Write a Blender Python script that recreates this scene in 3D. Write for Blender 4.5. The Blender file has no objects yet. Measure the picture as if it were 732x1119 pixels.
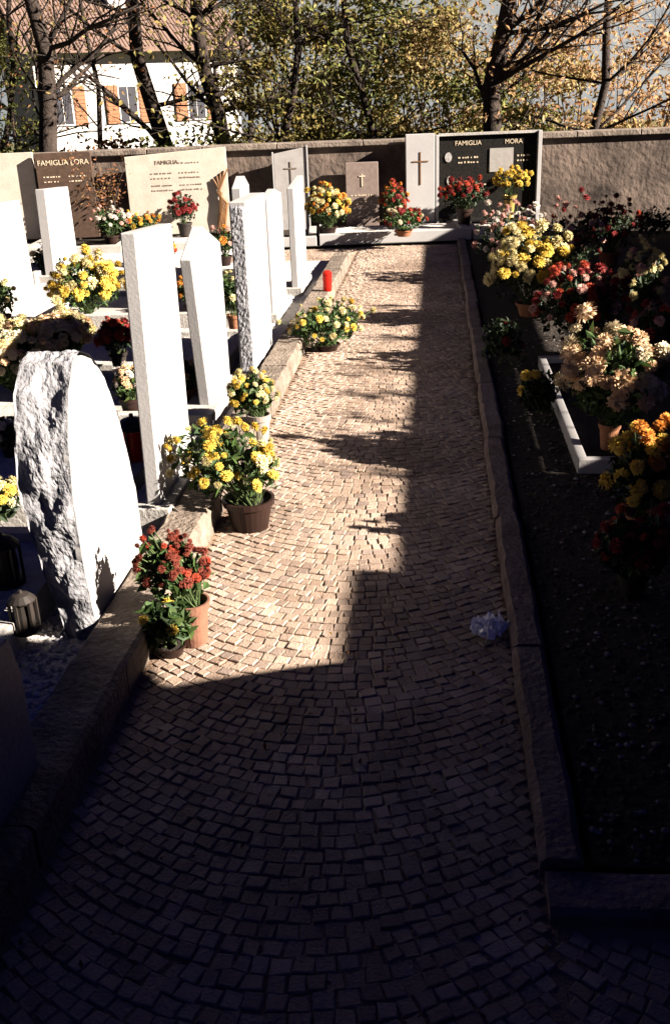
import bpy, math, random
import numpy as np
from mathutils import Vector, Matrix, noise
random.seed(7); rng=np.random.default_rng(7)
C=bpy.context.scene.collection
R=math.radians
# ---------------------------------------------------------------- camera
FP=1088.0; CAMH=1.7
p=R(22.6); yaw=R(6.3); roll=R(2.3)
h=Vector((-math.sin(yaw),math.cos(yaw),0)); r0=Vector((math.cos(yaw),math.sin(yaw),0)); Z=Vector((0,0,1))
F=h*math.cos(p)-Z*math.sin(p); U=h*math.sin(p)+Z*math.cos(p)
CR=r0*math.cos(roll)-U*math.sin(roll); CU=U*math.cos(roll)+r0*math.sin(roll)
cam=bpy.data.objects.new('camera',bpy.data.cameras.new('camera')); C.objects.link(cam)
cam.matrix_world=Matrix(((CR.x,CU.x,-F.x,0),(CR.y,CU.y,-F.y,0),(CR.z,CU.z,-F.z,CAMH),(0,0,0,1)))
cam.data.sensor_fit='VERTICAL'; cam.data.sensor_height=36; cam.data.lens=35; cam.data.clip_end=2000; cam.data.clip_start=.05
bpy.context.scene.camera=cam
CAM=Vector((0,0,CAMH))
def ray(px,py): return F+CR*((px-366)/FP)+CU*(-(py-559.5)/FP)
def G(px,py,z=0):
    d=ray(px,py); t=(z-CAMH)/d.z; return CAM+d*t
def hat(P,px,py):
    d=ray(px,py); return CAMH+P.y/d.y*d.z
def depth(P): return (P-CAM).dot(F)
def PY(px,py,Y):
    d=ray(px,py); return CAM+d*(Y/d.y)
WA=math.atan(.11); WU=Vector((math.cos(WA),math.sin(WA),0)); WN=Vector((math.sin(WA),-math.cos(WA),0)); W0=Vector((0,13.95,0))
def W(px,py,d=0):
    rr=ray(px,py); o=W0+WN*d; t=(o-CAM).dot(WN)/rr.dot(WN); q=CAM+rr*t
    return (q-W0).dot(WU), q.z
# ---------------------------------------------------------------- materials
GK=.78
def mat(name,c1,c2=None,scale=6,rough=.8,bump=0,bscale=60,island=None,transl=0,metallic=0,spec=.3,lo=.75,K=.6,clear=0):
    K=K*GK
    m=bpy.data.materials.new(name); m.use_nodes=True; nt=m.node_tree; N=nt.nodes; L=nt.links
    b=N['Principled BSDF']; out=N['Material Output']
    b.inputs['Roughness'].default_value=rough; b.inputs['Metallic'].default_value=metallic
    b.inputs['Specular IOR Level'].default_value=spec*.6
    tc=N.new('ShaderNodeTexCoord'); nz=N.new('ShaderNodeTexNoise'); nz.inputs['Scale'].default_value=scale; nz.inputs['Detail'].default_value=6
    nz.inputs['Roughness'].default_value=.65
    L.new(tc.outputs['Object'],nz.inputs['Vector'])
    rp=N.new('ShaderNodeValToRGB'); rp.color_ramp.elements[0].position=.32; rp.color_ramp.elements[1].position=.68
    L.new(nz.outputs['Fac'],rp.inputs['Fac'])
    kk=lambda c:(c[0]*K,c[1]*K,c[2]*K,1)
    if island:
        rp.color_ramp.elements[0].color=(lo,lo*.94,lo*.88,1); rp.color_ramp.elements[1].color=(1.1,1.1,1.1,1)
        g=N.new('ShaderNodeNewGeometry'); r2=N.new('ShaderNodeValToRGB'); cr=r2.color_ramp
        while len(cr.elements)<len(island): cr.elements.new(.5)
        for i,c in enumerate(island):
            cr.elements[i].position=i/(len(island)-1); cr.elements[i].color=kk(c)
        L.new(g.outputs['Random Per Island'],r2.inputs['Fac'])
        mx=N.new('ShaderNodeMix'); mx.data_type='RGBA'; mx.blend_type='MULTIPLY'; mx.inputs[0].default_value=1
        L.new(r2.outputs['Color'],mx.inputs[6]); L.new(rp.outputs['Color'],mx.inputs[7]); col=mx.outputs[2]
    else:
        rp.color_ramp.elements[0].color=kk(c1); rp.color_ramp.elements[1].color=kk(c2 or c1); col=rp.outputs['Color']
    L.new(col,b.inputs['Base Color'])
    if clear: b.inputs['Alpha'].default_value=1-clear
    if bump:
        n2=N.new('ShaderNodeTexNoise'); n2.inputs['Scale'].default_value=bscale; n2.inputs['Detail'].default_value=5
        L.new(tc.outputs['Object'],n2.inputs['Vector'])
        bp=N.new('ShaderNodeBump'); bp.inputs['Strength'].default_value=bump; bp.inputs['Distance'].default_value=.02
        L.new(n2.outputs['Fac'],bp.inputs['Height']); L.new(bp.outputs['Normal'],b.inputs['Normal'])
    if transl:
        t=N.new('ShaderNodeBsdfTranslucent'); L.new(col,t.inputs['Color']); ms=N.new('ShaderNodeMixShader'); ms.inputs[0].default_value=transl
        L.new(b.outputs[0],ms.inputs[1]); L.new(t.outputs[0],ms.inputs[2]); L.new(ms.outputs[0],out.inputs['Surface'])
    return m
M={}
M['cobble']=mat('porphyry',(0,0,0),scale=1.8,rough=.75,bump=.3,bscale=120,spec=.3,lo=.55,K=.52,island=[(.44,.32,.24),(.60,.46,.36),(.48,.37,.29),(.68,.53,.42),(.39,.29,.23),(.56,.43,.34),(.36,.28,.24),(.61,.48,.38)])
M['joint']=mat('joint_sand',(.18,.11,.07),(.44,.32,.23),scale=3,rough=1,bump=.5,bscale=120)
M['kerb']=mat('kerb_stone',(0,0,0),scale=9,rough=.9,bump=.9,bscale=45,lo=.45,K=.38,island=[(.40,.32,.26),(.5,.41,.33),(.34,.28,.23),(.44,.36,.29)])
M['kerbd']=mat('kerb_stone_grey',(0,0,0),scale=7,rough=.9,bump=.7,bscale=45,lo=.5,K=.55,island=[(.28,.21,.19),(.34,.26,.23),(.24,.18,.17),(.30,.24,.21)])
M['marble']=mat('white_marble',(.84,.82,.80),(.72,.71,.71),scale=2.5,rough=.5,bump=.08,bscale=80,K=.36)
M['marble2']=mat('weathered_marble',(.78,.75,.7),(.52,.49,.45),scale=5,rough=.7,bump=.3,bscale=60,K=.44)
M['rough']=mat('split_marble',(.78,.78,.82),(.42,.43,.47),scale=16,rough=.9,bump=.6,bscale=46,K=.3)
M['beige']=mat('beige_stone',(.66,.59,.5),(.52,.46,.38),scale=5,rough=.7,bump=.15,K=.52)
M['brownst']=mat('brown_granite',(.11,.07,.05),(.06,.04,.03),scale=20,rough=.4)
M['greybr']=mat('grey_brown_stone',(.28,.22,.19),(.2,.15,.13),scale=20,rough=.6)
M['greyst']=mat('grey_granite',(.34,.36,.42),(.2,.22,.27),scale=60,rough=.5)
M['greyfr']=mat('grey_marble',(.5,.48,.46),(.38,.36,.35),scale=8,rough=.6,K=.5)
M['reflpanel']=mat('pale_reflection',(.42,.4,.37),(.33,.31,.29),scale=20,rough=.5)  # colour of the reflection set into the black granite
M['black']=mat('black_granite',(.012,.012,.012),(.03,.028,.025),scale=40,rough=.15,spec=.6)
M['wall']=mat('old_plaster',(.34,.26,.21),(.045,.035,.03),scale=1.5,rough=1,bump=1,bscale=14,K=.38)
M['cap']=mat('wall_cap',(.4,.33,.27),(.11,.085,.07),scale=4,rough=.95,bump=.6,bscale=30,K=.48)
M['bronze']=mat('bronze',(.26,.13,.05),(.18,.09,.04),rough=.6)
M['gold']=mat('gold_letters',(.66,.55,.4),(.55,.45,.32),rough=.5,K=.7)
M['ink']=mat('dark_letters',(.16,.13,.1),(.22,.18,.14),rough=.7)
M['photo']=mat('porcelain',(.6,.58,.55),(.25,.24,.24),scale=30,rough=.3)
M['soil']=mat('soil',(.02,.015,.011),(.05,.034,.024),scale=14,rough=1,bump=1,bscale=40,K=.45)
M['bed']=mat('bed_gravel',(.66,.63,.59),(.42,.39,.37),scale=26,rough=1,bump=1,bscale=90,K=.8)
M['pebw']=mat('pale_pebbles',(0,0,0),rough=.8,K=.7,island=[(.50,.51,.54),(.28,.29,.32),(.68,.68,.68),(.42,.41,.42),(.22,.23,.27)])
M['pebd']=mat('dark_pebbles',(0,0,0),rough=.9,island=[(.05,.04,.035),(.08,.065,.055),(.035,.028,.024),(.4,.36,.33),(.05,.04,.035),(.07,.055,.045)])
M['terra']=mat('terracotta',(.5,.22,.11),(.38,.16,.08),scale=12,rough=.85,bump=.2,K=.45)
M['clay']=mat('pale_clay',(.44,.21,.13),(.28,.13,.08),scale=14,rough=.9,K=.36,bump=.2)
M['brownpot']=mat('brown_plastic',(.03,.014,.01),(.02,.01,.008),rough=.4)
M['greypot']=mat('grey_pot',(.5,.43,.38),(.38,.32,.28),rough=.7,scale=14,K=.42)
M['brass']=mat('brass',(.7,.5,.15),(.5,.35,.1),rough=.35,metallic=.5)
M['blackmet']=mat('black_metal',(.02,.018,.016),(.04,.03,.025),rough=.5)
M['redglass']=mat('red_plastic',(.8,.03,.02),(.65,.02,.01),rough=.25,transl=.3)
M['bark']=mat('bark',(.035,.026,.022),(.07,.052,.042),scale=12,rough=1,bump=1,bscale=30,K=.5)
M['twig']=mat('twig',(.09,.065,.05),(.14,.1,.07),scale=12,rough=1,K=.5)
M['stem']=mat('green_stem',(.06,.1,.03),(.1,.14,.05),rough=.7)
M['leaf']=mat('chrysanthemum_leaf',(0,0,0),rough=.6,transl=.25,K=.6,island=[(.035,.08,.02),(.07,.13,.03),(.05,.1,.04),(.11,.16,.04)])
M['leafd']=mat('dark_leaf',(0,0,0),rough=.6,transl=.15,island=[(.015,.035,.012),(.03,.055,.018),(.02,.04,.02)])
KL=.66
M['olive']=mat('olive_autumn_leaf',(0,0,0),rough=.7,transl=.5,K=KL,island=[(.18,.16,.05),(.44,.38,.10),(.13,.13,.05),(.55,.46,.16),(.3,.26,.08),(.6,.44,.16)])
M['green']=mat('green_autumn_leaf',(0,0,0),rough=.7,transl=.5,K=KL,island=[(.11,.14,.05),(.28,.32,.09),(.08,.10,.04),(.38,.4,.12),(.48,.46,.15)])
M['golden']=mat('golden_autumn_leaf',(0,0,0),rough=.7,transl=.5,K=KL,island=[(.62,.48,.16),(.72,.56,.28),(.4,.31,.11),(.66,.44,.22),(.38,.34,.12),(.74,.6,.34)])
M['amber']=mat('amber_autumn_leaf',(0,0,0),rough=.7,transl=.5,K=KL,island=[(.6,.32,.15),(.68,.45,.25),(.36,.2,.1),(.64,.38,.2),(.5,.36,.16),(.72,.53,.34)])
M['rust']=mat('rust_autumn_leaf',(0,0,0),rough=.7,transl=.3,K=.6,island=[(.22,.09,.04),(.35,.16,.07),(.1,.05,.025),(.4,.25,.1)])
M['roof']=mat('roof_tiles',(.42,.28,.22),(.3,.2,.16),scale=10,rough=.95,bump=.5,bscale=20,K=.38)
M['render']=mat('white_render',(.82,.79,.76),(.74,.71,.68),scale=2,rough=.95,K=.5)
M['shutter']=mat('orange_shutter',(.46,.22,.11),(.38,.17,.08),rough=.7,K=.46)
M['glass']=mat('window_glass',(.05,.05,.06),(.07,.07,.08),rough=.5,spec=.1)
M['meadow']=mat('meadow_grass',(.07,.09,.025),(.14,.13,.05),scale=.5,rough=1,bump=.5,bscale=6)
M['hill']=mat('wooded_hill',(.17,.21,.25),(.30,.33,.35),scale=.08,rough=1,bump=1,bscale=.3,K=.4)  # blue-grey base colour carries the distance haze
M['plaster']=mat('blocker_plaster',(.1,.09,.08),(.08,.07,.06),rough=1)  # dark plaster on the added shade blockers
M['plastic']=mat('clear_plastic',(.9,.9,.92),rough=.15,spec=1.4,K=1.1,clear=.35)
FC={'yellow':[(.84,.58,.07),(.9,.68,.14),(.78,.5,.05)],'pale':[(.87,.77,.36),(.92,.83,.48),(.84,.70,.27)],'cream':[(.88,.76,.5),(.92,.83,.6),(.86,.68,.42)],
'peach':[(.9,.54,.28),(.93,.66,.4),(.94,.75,.52)],'red':[(.52,.06,.03),(.62,.11,.05),(.42,.04,.02)],'wine':[(.24,.018,.02),(.34,.04,.04),(.17,.014,.012)],
'pink':[(.8,.42,.36),(.86,.56,.48),(.74,.34,.29)],'white':[(.86,.78,.7),(.9,.84,.76),(.82,.7,.6)],'orange':[(.84,.3,.04),(.88,.42,.08),(.74,.22,.03)],
'russet':[(.2,.04,.025),(.28,.06,.035),(.14,.028,.02)]}
for k,v in FC.items(): M['f_'+k]=mat(k+'_petals',(0,0,0),rough=.8,transl=.3,island=v,lo=.9,K=.6)
# ---------------------------------------------------------------- mesh helpers
def origin(o):
    v=Vector((0,0,0))
    while o is not None: v=v+o.location; o=o.parent
    return v
def link(name,me,parent=None):
    o=bpy.data.objects.new(name,me); C.objects.link(o)
    if parent is not None: o.parent=parent
    return o
def tag(o,label=None,cat=None,group=None,kind=None):
    if label: o['label']=label
    if cat: o['category']=cat
    if group: o['group']=group
    if kind: o['kind']=kind
    return o
def empty(name,loc,label,cat,group=None,rz=0):
    o=link(name,None); o.location=loc; o.rotation_euler=(0,0,rz); o.empty_display_size=.1
    return tag(o,label,cat,group)
class MB:
    def __init__(s): s.v=[]; s.f=[]
    def add(s,vs,fs):
        n=len(s.v); s.v+= [tuple(a) for a in vs]; s.f+=[tuple(i+n for i in f) for f in fs]; return s
    def box(s,x0,x1,y0,y1,z0,z1):
        return s.add([(x0,y0,z0),(x1,y0,z0),(x1,y1,z0),(x0,y1,z0),(x0,y0,z1),(x1,y0,z1),(x1,y1,z1),(x0,y1,z1)],
          [(3,2,1,0),(4,5,6,7),(0,1,5,4),(1,2,6,5),(2,3,7,6),(3,0,4,7)])
    def prism(s,prof,a0,a1,axis='x'):
        n=len(prof); vs=[]
        for a in (a0,a1):
            for (u,w) in prof: vs.append((a,u,w) if axis=='x' else (u,a,w))
        fs=[tuple(range(n)),tuple(range(2*n-1,n-1,-1))]+[(i,i+n,(i+1)%n+n,(i+1)%n) for i in range(n)]
        return s.add(vs,fs)
    def tube(s,pts,rad,k=6):
        pts=[Vector(q) for q in pts]; vs=[]
        for i,q in enumerate(pts):
            d=(pts[min(i+1,len(pts)-1)]-pts[max(i-1,0)]).normalized()
            a=d.orthogonal().normalized() if i==0 else (a-d*a.dot(d)).normalized()
            b=d.cross(a)
            for j in range(k):
                t=2*math.pi*j/k; vs.append(q+(a*math.cos(t)+b*math.sin(t))*rad[i])
        fs=[(i*k+j,i*k+(j+1)%k,(i+1)*k+(j+1)%k,(i+1)*k+j) for i in range(len(pts)-1) for j in range(k)]
        fs.append(tuple(range(k-1,-1,-1))); m=(len(pts)-1)*k; fs.append(tuple(range(m,m+k)))
        return s.add(vs,fs)
    def lathe(s,prof,c=(0,0,0),k=18):
        vs=[(c[0]+r*math.cos(2*math.pi*j/k),c[1]+r*math.sin(2*math.pi*j/k),c[2]+z) for r,z in prof for j in range(k)]
        fs=[(i*k+j,i*k+(j+1)%k,(i+1)*k+(j+1)%k,(i+1)*k+j) for i in range(len(prof)-1) for j in range(k)]
        fs.append(tuple(range(k-1,-1,-1))); m=(len(prof)-1)*k; fs.append(tuple(range(m,m+k)))
        return s.add(vs,fs)
    def build(s,name,m,parent=None,local=False,smooth=False,bevel=0):
        vs=s.v
        if parent is not None and not local:
            o=origin(parent); vs=[(a-o.x,b-o.y,c-o.z) for a,b,c in vs]
        me=bpy.data.meshes.new(name); me.from_pydata(vs,[],s.f); me.materials.append(m); me.update()
        if smooth:
            for q in me.polygons: q.use_smooth=True
        ob=link(name,me,parent)
        if bevel:
            b=ob.modifiers.new('bevel','BEVEL'); b.width=bevel; b.segments=2; b.limit_method='ANGLE'
        return ob
def leaves(name,cs,size,m,parent=None,fold=.25,asp=.5,upbias=0):
    cs=np.asarray(cs,dtype=float); n=len(cs)
    u=rng.normal(size=(n,3)); u/=np.linalg.norm(u,axis=1)[:,None]
    w=rng.normal(size=(n,3)); w[:,2]+=upbias; v=np.cross(w,u); v/=np.linalg.norm(v,axis=1)[:,None]+1e-9; nn=np.cross(u,v)
    s=(size*rng.uniform(.6,1.3,n))[:,None]
    V=np.stack([cs-u*s,cs-u*s*.1+v*s*asp+nn*s*fold,cs+u*s,cs-u*s*.1-v*s*asp+nn*s*fold],1).reshape(-1,3)
    i=np.arange(n)*4
    fs=np.concatenate([np.stack([i,i+1,i+2],1),np.stack([i,i+2,i+3],1)])
    me=bpy.data.meshes.new(name); me.from_pydata(V.tolist(),[],fs.tolist()); me.materials.append(m); me.update()
    return link(name,me,parent)
def struct(o): o['kind']='structure'; return o
def text(body,size,loc,m,parent,name='lettering',rx=90,rz=0,ext=.002,align='CENTER',sx=1):
    cu=bpy.data.curves.new('t','FONT'); cu.body=body; cu.size=size; cu.extrude=ext; cu.align_x=align
    t=link('t',cu); bpy.context.view_layer.update()
    me=bpy.data.meshes.new_from_object(t.evaluated_get(bpy.context.evaluated_depsgraph_get()))
    bpy.data.objects.remove(t); me.materials.clear(); me.materials.append(m)
    o=link(name,me,parent); o.location=loc; o.rotation_euler=(R(rx),0,R(rz)); o.scale=(sx,1,1)
    return o
# ---------------------------------------------------------------- setting
XL,XR=-.94,.245
xs=[-400,-120,-40,-15,-6,0,6,15,40,120,400]; ys=[-300,-20,0,10,14.4,17,22,30,60,120,200,500]
def gz(x,y): return -.04 if y<14.5 else -.04-2.2*min(1,(y-14.5)/14)
mb=MB(); mb.add([(x,y,gz(x,y)) for y in ys for x in xs],[(j*11+i,j*11+i+1,(j+1)*11+i+1,(j+1)*11+i) for j in range(11) for i in range(10)])
struct(mb.build('ground',M['meadow'],smooth=True))
mb=MB(); nx,ny=60,14
vs=[]
for j in range(ny):
    for i in range(nx):
        x=-420+840*i/(nx-1); y=130+j*28; f=min(1,j/6)
        z=-3+(62+18*noise.noise(Vector((x*.01,y*.01,0))))*math.sin(f*math.pi/2)+4*noise.noise(Vector((x*.05,y*.05,3)))
        vs.append((x,y,z if j else -4))
mb.add(vs,[(j*nx+i,j*nx+i+1,(j+1)*nx+i+1,(j+1)*nx+i) for j in range(ny-1) for i in range(nx-1)])
struct(mb.build('hill',M['hill'],smooth=True))
mb=MB(); mb.add([(XL-.02,.2,.006),(XR+.02,.2,.006),(XR+.02,12.62,.006),(XL-.02,12.45,.006)],[(0,1,2,3)]); mb.add([(XR+.021,.2,.006),(2.3,.2,.006),(2.3,1.72,.006),(XR+.021,1.72,.006)],[(0,1,2,3)])
mb.add([(-2.4,11.1,.006),(XL-.021,11.1,.006),(XL-.021,12.44,.006),(-2.4,12.3,.006)],[(0,1,2,3)])
struct(mb.build('path',M['joint']))
mb=MB()
def cobble(x,y,ang,w,d):
    hh=.0110+random.uniform(-.003,.0022); ca,sa=math.cos(ang),math.sin(ang); tx,ty=random.gauss(0,.028),random.gauss(0,.028)
    q=[(-w/2,-d/2),(w/2,-d/2),(w/2,d/2),(-w/2,d/2)]; q=[(a+random.gauss(0,.0026),b+random.gauss(0,.0026)) for a,b in q]
    vs=[]
    for zz,k in ((-.004,1.0),(hh-.0025,.98),(hh,.86)):
        for a,b in q:
            a2,b2=a*k,b*k; vs.append((x+a2*ca-b2*sa,y+a2*sa+b2*ca,zz+(tx*a+ty*b if zz>0 else 0)))
    fs=[(i*4+j,i*4+(j+1)%4,i*4+4+(j+1)%4,i*4+4+j) for i in range(2) for j in range(4)]+[(8,9,10,11)]
    mb.add(vs,fs)
def arcs(xa,xb,ya,yb,A=.24,s=.047):
    Wd=(xb-xa)/2; xc=(xa+xb)/2; k=int((ya-A)/s)-2
    while k*s<yb:
        x=xa+random.uniform(0,.02)
        while x<xb-.015:
            w=random.uniform(.038,.054); sl=2*A*((x-xc)/Wd)/Wd; th=math.atan(sl); dx=w*math.cos(th)
            if x+dx>xb+.004: w=max(.03,(xb-x)/math.cos(th)); dx=xb-x
            xm=x+dx/2; ym=k*s+A*((xm-xc)/Wd)**2+random.gauss(0,.002)+.012*noise.noise(Vector((xm*2.2,k*s*1.6,0)))
            if ya<ym<yb: cobble(xm,ym,th+random.gauss(0,.035),w-.003,s*math.cos(th)-.003)
            x+=dx
        k+=1
arcs(XL+.005,XR-.005,.9,12.42)
arcs(XR+.01,XR+1.2,.9,1.66)
arcs(-2.3,XL-.01,11.15,12.28,A=.1)
struct(mb.build('path_cobbles',M['cobble'],smooth=False))
def kerb(name,x0,x1,y0,y1,z1,seg=.9,axis='y',m='kerb'):
    mb=MB(); a=(y0 if axis=='y' else x0); e=(y1 if axis=='y' else x1)
    while a<e:
        L=min(e-a,seg*random.uniform(.8,1.15)); dz=random.uniform(-.006,.006); o=random.uniform(-.006,.006)
        n=max(2,int(L/.09))
        b0=a+.005; b1=a+L-.005; vs=[]
        for i in range(n+1):
            t=b0+(b1-b0)*i/n; j1,j2,j3=(random.gauss(0,.002) for _ in range(3))
            ch=.012+abs(random.gauss(0,.004))
            c0,c1=(x0,x1) if axis=='y' else (y0,y1)
            sec=[(c0+o+j1,-.03),(c0+o+j1,z1+dz-ch),(c0+o+j1+ch,z1+dz+j3),(c1+o+j2-ch,z1+dz+j3),(c1+o+j2,z1+dz-ch),(c1+o+j2,-.03)]
            for u_,z_ in sec: vs.append((u_,t,z_) if axis=='y' else (t,u_,z_))
        fs=[(i*6+j,i*6+(j+1)%6,(i+1)*6+(j+1)%6,(i+1)*6+j) for i in range(n) for j in range(6)]+[(0,1,2,3,4,5),tuple(n*6+k for k in (5,4,3,2,1,0))]
        mb.add(vs,fs)
        a+=L
    return struct(mb.build(name,M[m]))
kerb('kerb_left',XL-.18,XL,.3,11.1,.13,.75)
kerb('kerb_right',XR,XR+.1,1.84,12.55,.065,.95,m='kerbd')
kerb('kerb_crosswise',XR,2.6,1.7,1.835,.045,.9,'x',m='kerbd')
mb=MB().box(-9,XL-.2,-3,11.09,-.03,.05); struct(mb.build('grave_bed',M['bed']))
mb=MB().box(XR+.115,9,1.845,12.6,-.03,.045); struct(mb.build('flower_bed_soil',M['soil']))
mb=MB().box(-9,-2.42,11.1,13.9,-.03,.05); struct(mb.build('far_bed',M['bed']))
mb=MB(); mb.add([(-2.41,12.2,.04),(9,13.4,.04),(9,14.8,.04),(-2.41,13.65,.04)],[(0,1,2,3)]); struct(mb.build('wall_bed',M['soil']))
def pebbles(name,m,pts,s0,s1,flat=.6):
    mb=MB()
    for x,y,z in pts:
        s=random.uniform(s0,s1); a=random.uniform(0,6.28); q=[]
        for k in range(5):
            t=a+k*1.2566; rr=s*random.uniform(.75,1.15); q.append((x+rr*math.cos(t),y+rr*math.sin(t),z+random.uniform(.1,.35)*s))
        mb.add(q+[(x+random.gauss(0,.15)*s,y+random.gauss(0,.15)*s,z+s*flat*1.4),(x,y,z-.2*s)],[(k,(k+1)%5,5) for k in range(5)]+[((k+1)%5,k,6) for k in range(5)])
    return tag(mb.build(name,m),kind='stuff')
U_=random.uniform
o=pebbles('gravel',M['pebw'],[(U_(-3.2,-1.15),U_(1.6,4.9),.052) for _ in range(12000)],.006,.013)
tag(o,'loose pale gravel between the kerb and the nearest white headstones','gravel')
o=pebbles('gravel',M['pebd'],[(U_(.37,2.4),1.86+6*random.random()**1.5,.046) for _ in range(6500)],.004,.013)
tag(o,'dark pebbles strewn on the shaded soil right of the path','gravel')
def edgex():
    return random.choice((XL+abs(random.gauss(0,.05)),XR-abs(random.gauss(0,.06)),U_(XL,XR),random.gauss(-.1,.2)))
o=leaves('fallen_leaves',[(min(max(edgex(),XL),XR),U_(1.4,12),.021) for _ in range(650)]+[(U_(.4,2.2),U_(1.9,9),.065) for _ in range(200)],.009,M['rust'],upbias=6)
tag(o,'small brown fallen leaves scattered on cobbles and soil','leaves',kind='stuff')
# ---------------------------------------------------------------- left headstones
def slab(X,th,prof,label,base=None,m=None,name='headstone'):
    y0=min(a for a,b in prof); y1=max(a for a,b in prof)
    root=empty(name,(X-th/2,(y0+y1)/2,.05),label,'headstone')
    MB().prism(prof,X-th,X).build('slab',m or M['marble'],root,bevel=.006)
    if base:
        pw,ph=base; MB().box(X-th-pw,X+pw*.6,y0-.05,y1+.05,.03,ph).build('plinth',M['marble2'],root,bevel=.006)
    return root
slab(-1.15,.06,[(3.78,.12),(4.36,.12),(4.40,1.22),(3.84,1.25)],'tallest plain white headstone on a low plinth, beside the brown pot of yellow blooms',base=(.08,.15),m=M['marble'])
slab(-1.25,.06,[(5.24,.12),(5.82,.12),(5.84,.95),(5.42,1.09),(5.10,.96)],'white headstone with a peaked slanting top, right behind the tallest slab',base=(.08,.15))
o=slab(-1.15,.1,[(6.15,.05),(6.86,.05),(6.9,1.13),(6.17,1.14)],'thick white headstone with a rough-picked grey edge, beside the grey yellow-flower pot')
mb=MB(); nx_,nz_=9,80; vs=[]
for j in range(nz_+1):
    for i in range(nx_+1):
        x=-1.245+.09*i/nx_; z=.09+1.03*j/nz_; e=(i in(0,nx_) or j in(0,nz_))
        vs.append((x,6.149 if e else 6.143-.004*abs(noise.noise(Vector((x*90,z*90,0))))*2,z))
mb.add(vs,[(j*(nx_+1)+i,j*(nx_+1)+i+1,(j+1)*(nx_+1)+i+1,(j+1)*(nx_+1)+i) for j in range(nz_) for i in range(nx_)])
mb.build('picked_edge',M['rough'],o)
slab(-1.3,.06,[(7.9,.05),(8.65,.05),(8.65,.98),(8.3,1.04),(7.9,1.0)],'white headstone between the rough-picked one and the last of the kerb row',base=(.06,.12))
slab(-1.25,.06,[(9.05,.05),(9.72,.05),(9.72,1.04),(9.05,.98)],'last white headstone of the kerb row, nearest the red candle',base=(.06,.12))
slab(-1.75,.08,[(9.2,.05),(9.65,.05),(9.65,.98),(9.45,1.07),(9.2,.98)],'white headstone set back, its tip peeping over the rough-picked slab')
slab(-3.8,.09,[(8.45,.05),(9.25,.05),(9.2,.94),(8.6,.96)],'white slab at the left photo edge, left of the yellow bush',base=(.06,.14))
o=slab(-3.9,.1,[(10.05,.05),(10.8,.05),(10.78,.93),(10.1,.96)],'white headstone with faint small writing, behind the yellow bush',base=(.05,.12))
mb=MB()
for k,zz in enumerate((.78,.72,.62,.5,.44)):
    yy=10.2+U_(0,.08)
    while yy<10.62:
        L=U_(.015,.035); mb.box(-3.898,-3.896,yy,yy+L,zz,zz+.014); yy+=L+U_(.01,.03)
mb.build('inscription',M['greyst'],o)
prof=[(2.84,.03),(2.80,.3),(2.79,.55),(2.82,.75),(2.88,.89),(2.95,.965),(3.03,.985),(3.12,.95),(3.22,.86),(3.3,.72),(3.36,.55),(3.41,.36),(3.42,.18),(3.38,.03)]
def resample(pr,n):
    P=[Vector((a,b)) for a,b in pr]; L=[0]
    for i in range(1,len(P)): L.append(L[-1]+(P[i]-P[i-1]).length)
    out=[]
    for k in range(n):
        s=L[-1]*k/(n-1); i=max(j for j in range(len(L)) if L[j]<=s+1e-9); i=min(i,len(P)-2)
        out.append(P[i].lerp(P[i+1],(s-L[i])/(L[i+1]-L[i])))
    return out
rs=resample(prof,210); NL=30; vs=[]
X=-1.13
for l in range(NL+1):
    for q in rs:
        th=.10+.07*min(1,q.y/.6); x=X-th*l/NL; f=math.sin(math.pi*min(1,l/NL+.03)) if l<NL else .4
        n1=noise.noise(Vector((x*8,q.x*8,q.y*8)))*.034+noise.noise(Vector((x*30,q.x*30,q.y*18)))*.009+abs(noise.noise(Vector((x*70,q.x*70,q.y*50))))*.006
        cc=Vector((3.1,.5)); d=(q-cc).normalized(); ff=f if l>0 else .12
        qq=q+d*n1*ff*1.2
        xo=0 if l==0 else noise.noise(Vector((x*20,q.x*20,q.y*20+7)))*.005
        vs.append((x+xo,qq.x,max(qq.y,.03)))
n=len(rs); fs=[(l*n+i,(l+1)*n+i,(l+1)*n+i+1,l*n+i+1) for l in range(NL) for i in range(n-1)]+[tuple(range(NL*n+n-1,NL*n-1,-1))]
root=empty('headstone',(-1.2,3.1,.05),'rough-hewn white marble headstone with rounded top, nearest the camera','headstone')
MB().add(vs,fs).build('split_edge',M['rough'],root)
MB().prism([(q.x*.996+.012+.006*noise.noise(Vector((q.x*25,q.y*25,0))),q.y*.985+.002+.006*noise.noise(Vector((q.x*25,q.y*25,4)))) for q in rs],X-.02,X+.004).build('polished_face',M['marble'],root,bevel=.003)
a=G(60,862,.05)
root=empty('headstone',(a.x-.2,a.y,.05),'dark blue grey headstone in shade at the left photo edge, nearest','headstone')
MB().prism([(a.y-.6,.05),(a.y,.05),(a.y+.0,.4),(a.y-.04,.53),(a.y-.6,.58)],a.x-.1,a.x-.03).build('slab',M['greyst'],root,bevel=.008)
MB().box(a.x-.16,a.x-.005,a.y-.65,a.y+.05,.03,.09).build('plinth',M['greyst'],root,bevel=.006)
def plot(x0,x1,y0,y1,label,fill='bed',zt=.17,m='marble2',t=.07):
    root=empty('grave_plot',((x0+x1)/2,(y0+y1)/2,.05),label,'grave','grave plots edged with stone')
    MB().box(x0,x1,y0,y0+t,.03,zt).box(x0,x1,y1-t,y1,.03,zt).box(x0,x0+t,y0+t,y1-t,.03,zt-.002).box(x1-t,x1,y0+t,y1-t,.03,zt-.002).build('border',M[m],root,bevel=.005)
    MB().box(x0+t+.001,x1-t-.001,y0+t+.001,y1-t-.001,.03,zt-.04).build('fill',M[fill],root)
    return root
plot(-3.2,-1.36,2.55,3.5,'white-edged grave behind the rough-hewn headstone','bed')
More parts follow.
